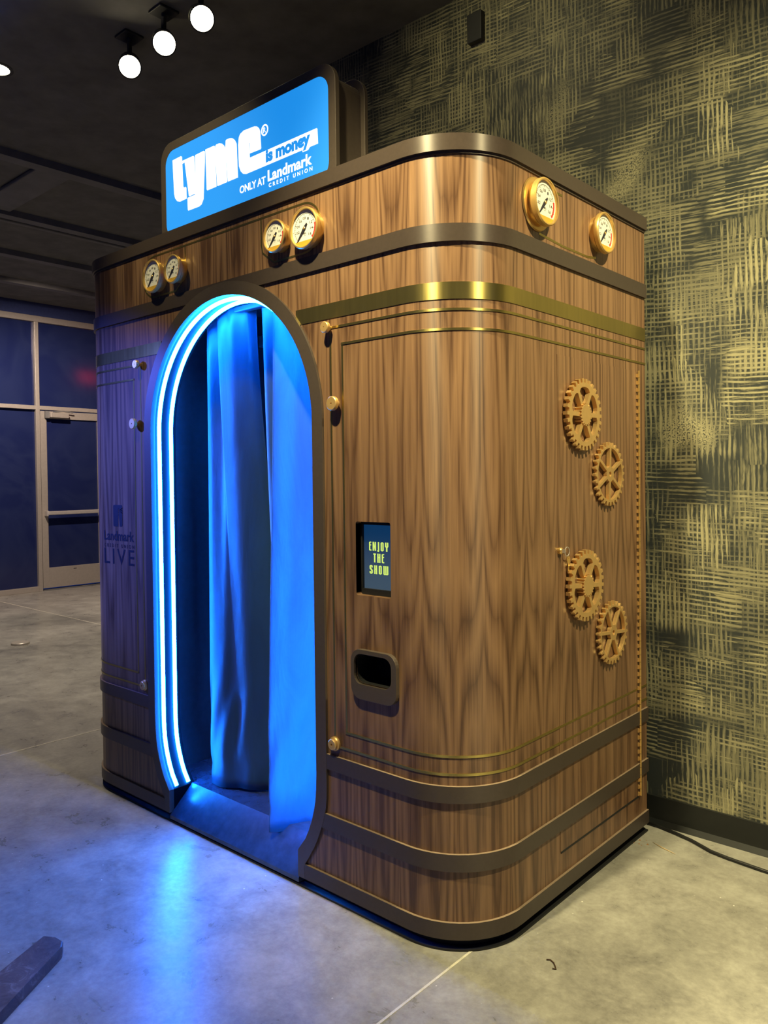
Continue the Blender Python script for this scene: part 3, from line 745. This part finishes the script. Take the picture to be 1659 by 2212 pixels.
gauge(SIDE, (0, 0.343, 2.1105), 0.0690, 0.040, True); gauge(SIDE, (0, 0.730, 2.108), 0.0665, 0.036)

# access door on the right side with hinge and lock
AD = [(0.4585, 0.154), (1.022, 0.154), (1.022, 1.686), (0.4585, 1.686)]
V = [(h, y, z) for h in (0.0, 0.0013) for y, z in AD]
u0 = OUT[-1][4] - D
o = mesh('access_door', V, [(4, 5, 6, 7), (0, 1, 5, 4), (1, 2, 6, 5), (2, 3, 7, 6), (3, 0, 4, 7)], M['wood'], booth, uv=[(u0 + y, z) for _ in (0, 1) for y, z in AD], fix=False)
boxes('door_gap', [(-0.001, 0.0016, 0.462, 1.022, 0.1475, 0.1545)], M['black'], booth)
hv = []
hz0, hz1 = 0.155, 1.690; nk = 60
P = []
for i in range(nk):
    za = hz0 + (hz1 - hz0) * i / nk; zb = za + (hz1 - hz0) / nk * 0.94
    V, Fc = tube_geo([(0.008, 1.029, za), (0.008, 1.029, zb)], 0.0034, 8); P.append((V, Fc, 0))
V, Fc, _ = join(P)
hg = mesh('piano_hinge', V, Fc, M['goldlt'], booth, smooth=False)
boxes('hinge_leaf', [(0.0, 0.005, 1.0195, 1.0265, za, za + 0.013) for za in [hz0 + (hz1 - hz0) * i / nk for i in range(nk)]], M['gold'], hg)['kind'] = 'stuff'
lk = lathe('door_lock', [(0, 0.012), (0.008, 0.012), (0.0105, 0.009), (0.0105, 0)], M['goldlt'], booth, 20); place(lk, SIDE, (0, 0.463, 1.085))
V, Fc = tube_geo([(0.030 + 0.014 * math.cos(a), -0.004 + 0.014 * math.sin(a), 0.012) for a in [2 * PI * i / 20 for i in range(21)]], 0.0012, 6)
mesh('key_ring', V, Fc, M['steel'], lk)
plate('lock_key', [[(-0.0015, -0.006), (0.0015, -0.006), (0.0015, 0.006), (-0.0015, 0.006)]], 0.008, 0.022, M['steel'], lk)
kk = plate('hanging_key', [[(0.034, -0.020), (0.030, -0.030), (0.033, -0.040), (0.037, -0.042), (0.037, -0.064), (0.040, -0.067), (0.043, -0.063), (0.043, -0.042), (0.048, -0.038), (0.050, -0.029), (0.045, -0.020)], [(0.038, -0.024), (0.042, -0.024), (0.042, -0.027), (0.038, -0.027)]], 0.010, 0.012, M['goldlt'], lk)

# gears
def gear_loops(R, teeth, th, pointed, r_in, r_hub, spokes, half, rnd=True):
    out = []
    for i in range(teeth):
        a = 2 * PI * i / teeth; p = 2 * PI / teeth
        prof = [(-.5, R - th), (-.30, R - th), (-.13, R), (.13, R), (.30, R - th)] if pointed else [(-.5, R - th), (-.27, R - th), (-.22, R), (.22, R), (.27, R - th)]
        out += [(r * math.cos(a + f * p), r * math.sin(a + f * p)) for f, r in prof]
    loops = [out]
    for i in range(spokes):
        a0 = 2 * PI * i / spokes; a1 = a0 + 2 * PI / spokes
        hs = lambda r: math.asin(min(0.9, half / r))
        w_ = []
        for k in range(9):
            a = a0 + hs(r_in) + (a1 - a0 - 2 * hs(r_in)) * k / 8; rr = r_in
            if rnd and k in (0, 8): rr = r_in * 0.90
            if rnd and k in (1, 7): rr = r_in * 0.975
            w_.append((rr * math.cos(a), rr * math.sin(a)))
        for k in range(5):
            a = a1 - hs(r_hub) - (a1 - a0 - 2 * hs(r_hub)) * k / 4; w_.append((r_hub * math.cos(a), r_hub * math.sin(a)))
        loops.append(w_[::-1])
    return loops
def gear_a(loc, rot):
    g = plate('wall_gear', gear_loops(0.114, 30, 0.0130, False, 0.087, 0.030, 6, 0.0075), 0.006, 0.021, M['gold'], booth, 0.0012)
    place(g, SIDE, loc, rot)
    h = plate('pinion', [gear_loops(0.037, 20, 0.0055, False, 0.02, 0.01, 0, 0.003)[0]], 0.0, 0.026, M['gold'], g, 0.0006)
    return g
def gear_b(loc, rot):
    lp = gear_loops(0.107, 28, 0.0125, True, 0.087, 0.026, 6, 0.0050, False)
    hole = [(0.0085 * math.cos(-2 * PI * k / 14), 0.0085 * math.sin(-2 * PI * k / 14)) for k in range(14)]
    g = plate('wall_gear', lp + [hole], 0.004, 0.017, M['gold'], booth, 0.0008)
    place(g, SIDE, loc, rot)
    so = lathe('standoff', [(0.0, 0.0), (0.006, 0.0), (0.006, 0.012), (0, 0.012)], M['gold'], g, 14)
    return g
gear_a((0, 0.5985, 1.5085), 0.0); gear_a((0, 0.6065, 0.9645), math.radians(-4))
gear_b((0, 0.7815, 1.3190), math.radians(27)); gear_b((0, 0.8000, 0.7835), math.radians(-5))

# print on the left front panel
lp = rrect(-1.8165, -1.7450, 1.1255, 1.2155, 0.008, 4)
tower = [(-1.7795, 1.1256), (-1.7665, 1.1256), (-1.7735, 1.176), (-1.7722, 1.178), (-1.7735, 1.184), (-1.7722, 1.190), (-1.7735, 1.202), (-1.7755, 1.202), (-1.7768, 1.190), (-1.7755, 1.184), (-1.7768, 1.178), (-1.7755, 1.176)]
shape = lp[:]
i0 = max(range(len(lp)), key=lambda i: (lp[i][1] < 1.13, lp[i][0] < -1.79 and lp[i][1] < 1.126, -abs(lp[i][0] + 1.8085)))
outl = [p for p in lp[:7 * 2 + 2] if True]
half = lp[:]                                              # run round, cut the tower out of the foot
cut = lp + [tower[0]] + [tower[-1 - k] for k in range(0, len(tower) - 1)]
cut = lp + [tower[0]] + tower[:0:-1]
rays = [[(-1.770, 1.1925), (-1.7445, 1.2035), (-1.7445, 1.1995)], [(-1.770, 1.1905), (-1.7445, 1.1935), (-1.7445, 1.1905)], [(-1.770, 1.1885), (-1.7445, 1.1835), (-1.7445, 1.1805)]]
V1, F1 = plate_geo([cut], -0.0002, 0.0006)
P = [(V1, F1, 0)]
for rr in rays:
    v, f = plate_geo([rr], 0.0006, 0.0009); P.append((v, f, 1))
P.append((*font_fit('Landmark', -1.895, -1.659, 1.0665, 1.1075, 0.0006, 1.0, 0.022), 0))
P.append((*font_fit('CREDIT UNION', -1.893, -1.658, 1.0385, 1.0535, 0.0006, 1.75, 0.012), 0))
P.append((*font_fit('LIVE', -1.895, -1.6585, 0.9685, 1.0330, 0.0006, 1.30, 0.004), 0))
V, Fc, mi = join(P)
o = mesh('printed_emblem', V, Fc, [M['navy'], M['wood']], booth, mi=mi, fix=False); place(o, FRONT, (0, -0.0002, 0))

# ------------------------------------------------------------------ lit sign on top
SY = 0.080; sb = 2.2365
sign = thing('lightbox_sign', 'blue backlit sign with white lettering standing on top of the booth', 'sign', (XC, 0.15, sb))
def sp(o): o.parent = sign; o.matrix_parent_inverse = Matrix.Translation((-XC, -0.15, -sb)); return o
def plate_front(name, loops, y_front, th, mat, bevel=0.0, parent=None):
    V, Fc = plate_geo(loops, -y_front - th, -y_front)
    V = [(v[0], -v[2], v[1]) for v in V]
    return mesh(name, V, Fc, mat, None, bevel=bevel)
px0, px1 = -1.547, -0.561
panel = rrect(-1.514, -0.594, 2.272, 2.606, 0.055, 8)
sp(plate_front('front_plate', [rrect(px0, px1, sb, 2.640, 0.07, 8), panel], SY, 0.018, M['bronze'], 0.0015))
sp(plate_front('back_plate', [rrect(px0, px1, sb, 2.640, 0.07, 8)], 0.215, 0.016, M['bronze'], 0.0015))
sp(plate_front('light_box', [rrect(px0 + 0.018, px1 - 0.018, sb, 2.612, 0.05, 8)], SY + 0.018, 0.215 - SY - 0.018, M['bronze']))
pnl = sp(plate_front('lit_panel', [rrect(-1.514, -0.594, 2.272, 2.606, 0.055, 8)], SY + 0.001, 0.008, M['signblue']))
TYP = [(-1.4647, 2.5658), (-1.4073, 2.5665), (-1.4012, 2.5624), (-1.4004, 2.5462), (-1.3266, 2.5451), (-1.3207, 2.54), (-1.3161, 2.4614), (-1.3145, 2.461), (-1.3146, 2.5441), (-1.2597, 2.5451), (-1.2532, 2.5417), (-1.2542, 2.5022), (-1.2655, 2.3683), (-1.2784, 2.3508), (-1.2942, 2.3465), (-1.3641, 2.3474), (-1.3668, 2.352), (-1.3681, 2.3944), (-1.3628, 2.3966), (-1.3246, 2.3965), (-1.3157, 2.3997), (-1.3244, 2.4011), (-1.3526, 2.3993), (-1.3586, 2.4014), (-1.3834, 2.5364), (-1.3999, 2.5346), (-1.3953, 2.4469), (-1.3901, 2.4414), (-1.3799, 2.4418), (-1.3751, 2.4371), (-1.3738, 2.3958), (-1.4183, 2.3948), (-1.4369, 2.4005), (-1.4512, 2.4159), (-1.457, 2.434)]
MMP = [(-1.2492, 2.5468), (-1.1948, 2.5454), (-1.1911, 2.5421), (-1.1897, 2.5226), (-1.1874, 2.5421), (-1.1817, 2.546), (-1.1631, 2.5451), (-1.1484, 2.5398), (-1.1358, 2.5295), (-1.1289, 2.5164), (-1.1245, 2.5439), (-1.1208, 2.5461), (-1.101, 2.5453), (-1.0867, 2.5412), (-1.0727, 2.5309), (-1.0625, 2.5149), (-1.0575, 2.3936), (-1.1144, 2.3938), (-1.1164, 2.3972), (-1.1232, 2.496), (-1.1249, 2.4965), (-1.1202, 2.3936), (-1.1762, 2.3935), (-1.1798, 2.3956), (-1.1868, 2.4961), (-1.1888, 2.4965), (-1.1848, 2.3934), (-1.2405, 2.3935), (-1.2442, 2.3972)]
EEP = [(-1.0532, 2.5069), (-1.0485, 2.5325), (-1.0409, 2.5424), (-1.0208, 2.5487), (-0.9606, 2.5452), (-0.9479, 2.5409), (-0.9369, 2.5316), (-0.9308, 2.5197), (-0.9268, 2.4602), (-0.9306, 2.4573), (-0.99, 2.4595), (-0.9894, 2.4444), (-0.6479, 2.4445), (-0.645, 2.4414), (-0.6425, 2.3939), (-1.0112, 2.3936), (-1.0276, 2.3987), (-1.0407, 2.4111), (-1.0502, 2.4312)]
EEH = [(-0.9926, 2.4972), (-0.9893, 2.4965), (-0.9883, 2.4676), (-0.9912, 2.4683)]
ring = lambda r, ry: [(-0.9068 + r * math.cos(2 * PI * k / 28), 2.5162 + ry * math.sin(2 * PI * k / 28)) for k in range(28)]
P = []
for lps in ([TYP], [MMP], [EEP, EEH], [ring(0.0185, 0.0195), ring(0.0135, 0.0142)[::-1]]):
    v, f = plate_geo(lps, -0.0002, 0.0006); P.append((v, f, 0))
v, f = plate_geo([[(-0.716, 2.395), (-0.716, 2.3865), (-0.690, 2.3865), (-0.680, 2.395)]], -0.0002, 0.0006); P.append((v, f, 0))
P.append((*font_fit('R', -0.9148, -0.9000, 2.5068, 2.5258, 0.0006, 1.0, 0.01), 0))
P.append((*font_fit('is money', -0.9020, -0.6775, 2.3892, 2.4450, 0.0012, 0.98, 0.055), 1))
P.append((*font_fit('ONLY AT', -1.0480, -0.9050, 2.3320, 2.3590, 0.0006, 0.95, 0.020), 0))
P.append((*font_fit('Landmark', -0.8935, -0.6720, 2.3355, 2.3745, 0.0006, 1.0, 0.030), 0))
P.append((*font_fit('CREDIT UNION', -0.8885, -0.6700, 2.3150, 2.3290, 0.0006, 1.7, 0.022), 0))
V, Fc, mi = join(P)
V = [(v[0], SY + 0.0005 - v[2], v[1]) for v in V]
tx = sp(mesh('sign_lettering', V, Fc, [M['signwhite'], M['signblue']], None, mi=mi, fix=False))

# ------------------------------------------------------------------ curtains
def curtain(name, label, top, bot, zt, zb, seed, group):
    """loft between a top path and a bottom path (lists of xy), with soft ripples and a hem"""
    rnd = random.Random(seed); nz = 46; nu = 72
    def samp(path_, t):
        t *= len(path_) - 1; i = min(int(t), len(path_) - 2); f = t - i
        p0 = Vector(path_[max(i - 1, 0)]); p1 = Vector(path_[i]); p2 = Vector(path_[i + 1]); p3 = Vector(path_[min(i + 2, len(path_) - 1)])
        return 0.5 * ((2 * p1) + (p2 - p0) * f + (2 * p0 - 5 * p1 + 4 * p2 - p3) * f * f + (3 * p1 - p0 - 3 * p2 + p3) * f ** 3)
    V, Fc = [], []
    ph = [rnd.uniform(0, 6.28) for _ in range(8)]
    for j in range(nz + 1):
        s = j / nz; e = s * s * (3 - 2 * s) * 0.6 + s * 0.4
        for i in range(nu + 1):
            t = i / nu; p = samp(top, t).lerp(samp(bot, t), e)
            z = zt + (zb - zt) * s
            a = 0.0035 * math.sin(t * 17 + ph[0] + s * 2.0) + 0.003 * math.sin(t * 9 + s * 5 + ph[1])
            a += 0.004 * math.exp(-((s - 0.86) / 0.08) ** 2) * math.sin(t * 26 + s * 40 + ph[2])
            a += 0.004 * math.exp(-(s / 0.06) ** 2) * math.sin(t * 40 + ph[3])
            hem = 0.005 if 0.95 < s < 0.975 else 0.0
            V.append((p.x + a * 0.3, p.y - a + hem, z + 0.004 * math.sin(t * 7 + ph[4]) * s))
    w_ = nu + 1
    for j in range(nz):
        for i in range(nu): Fc.append((j * w_ + i, j * w_ + i + 1, (j + 1) * w_ + i + 1, (j + 1) * w_ + i))
    o = mesh(name, V, Fc, M['curtain'], None, smooth=True, fix=False)
    so = o.modifiers.new('cloth', 'SOLIDIFY'); so.thickness = 0.003; so.offset = 0
    return tag(o, label, 'curtain', group)
G = 'curtains in the booth doorway'
curtain('doorway_curtain', 'dark gathered curtain at the left of the doorway gap, mostly in shadow',
        [(-1.352, .150), (-1.325, .142), (-1.275, .172), (-1.262, .160), (-1.262, .132), (-1.21, .130), (-1.165, .138), (-1.122, .158), (-1.116, .20)],
        [(-1.350, .140), (-1.318, .134), (-1.275, .138), (-1.235, .154), (-1.200, .170), (-1.165, .190), (-1.125, .225), (-1.075, .27), (-1.035, .31)], 1.965, 0.128, 3, G)
curtain('doorway_curtain', 'bright blue-lit curtain hanging beside the right edge of the doorway, hem over the sill',
        [(-1.040, .165), (-1.010, .150), (-0.970, .175), (-0.915, .205), (-0.893, .165), (-0.886, .095), (-0.868, .100), (-0.825, .155), (-0.765, .190), (-0.70, .20)],
        [(-1.030, .225), (-0.995, .200), (-0.955, .190), (-0.910, .175), (-0.890, .110), (-0.880, .040), (-0.866, .045), (-0.848, .085), (-0.825, .135), (-0.79, .19)], 1.975, 0.103, 5, G)

# ------------------------------------------------------------------ things lying on the floor
bar = plate('steel_bar', [[(-0.985, -0.70), (-0.955, -0.682), (-0.915, -0.678), (-0.896, -0.690), (-0.560, -1.20), (-0.700, -1.29)]], 0.0, 0.034, M['worn'], None, 0.004)
tag(bar, 'dark brown worn flat bar on the floor at the bottom left corner', 'bar')
tag(tube('power_cord', [(-0.02, 1.150, .0062), (0.03, 1.148, .0062), (0.09, 1.134, .0062), (0.16, 1.112, .0062), (0.24, 1.074, .0062), (0.30, 1.062, .0062), (0.42, 1.050, .0062), (0.60, 1.045, .0062), (1.0, 1.06, .0062), (2.0, 1.08, .0062)], 0.006, M['wire'], None, 8), 'black power cord running along the floor near the gold-brushed wall', 'cord')
tag(tube('wire_scrap', [(0.118, 0.170, .002), (0.126, 0.176, .002), (0.140, 0.170, .002), (0.150, 0.160, .002), (0.158, 0.150, .002), (0.150, 0.146, .002)], 0.002, M['brownwire'], None, 6), 'small curled brown wire scrap on the floor at the lower right', 'wire')
tag(tube('wood_splinter', [(0.055, 1.02, .002), (0.10, 1.0, .002), (0.150, 0.985, .002)], [0.0006, 0.0016, 0.0006], M['straw'], None, 6), 'thin pale wood splinter on the floor near the power cord', 'splinter')
dk = lathe('round_cap', [(0, 0.018), (0.066, 0.018), (0.070, 0.014), (0.070, 0), (0, 0)], M['alu'], None, 28); dk.location = (-5.23, 1.07, 0)
tag(dk, 'small round flat cap alone on the floor left of the booth', 'cap')
P = []
for i in range(9):
    x, y = -0.02 + random.uniform(-.05, .05) + 0.06, 1.0 + random.uniform(-.03, .03); r = random.uniform(.0015, .004)
    P.append(([(x - r, y - r, 0), (x + r, y - r * .6, 0), (x + r * .5, y + r, 0), (x, y, r * 1.2)], [(0, 1, 3), (1, 2, 3), (2, 0, 3), (0, 2, 1)]))
V, Fc, _ = join(P)
tag(mesh('floor_crumbs', V, Fc, M['crumb']), 'scatter of brown crumbs on the floor beside the cord', 'crumbs', kind='stuff')
tag(tube('wood_stick', [(-6.75, 2.60, .006), (-6.49, 2.455, .030)], [0.003, 0.006], M['straw'], None, 6), 'thin pale wooden stick on the floor behind the left side of the booth', 'stick')
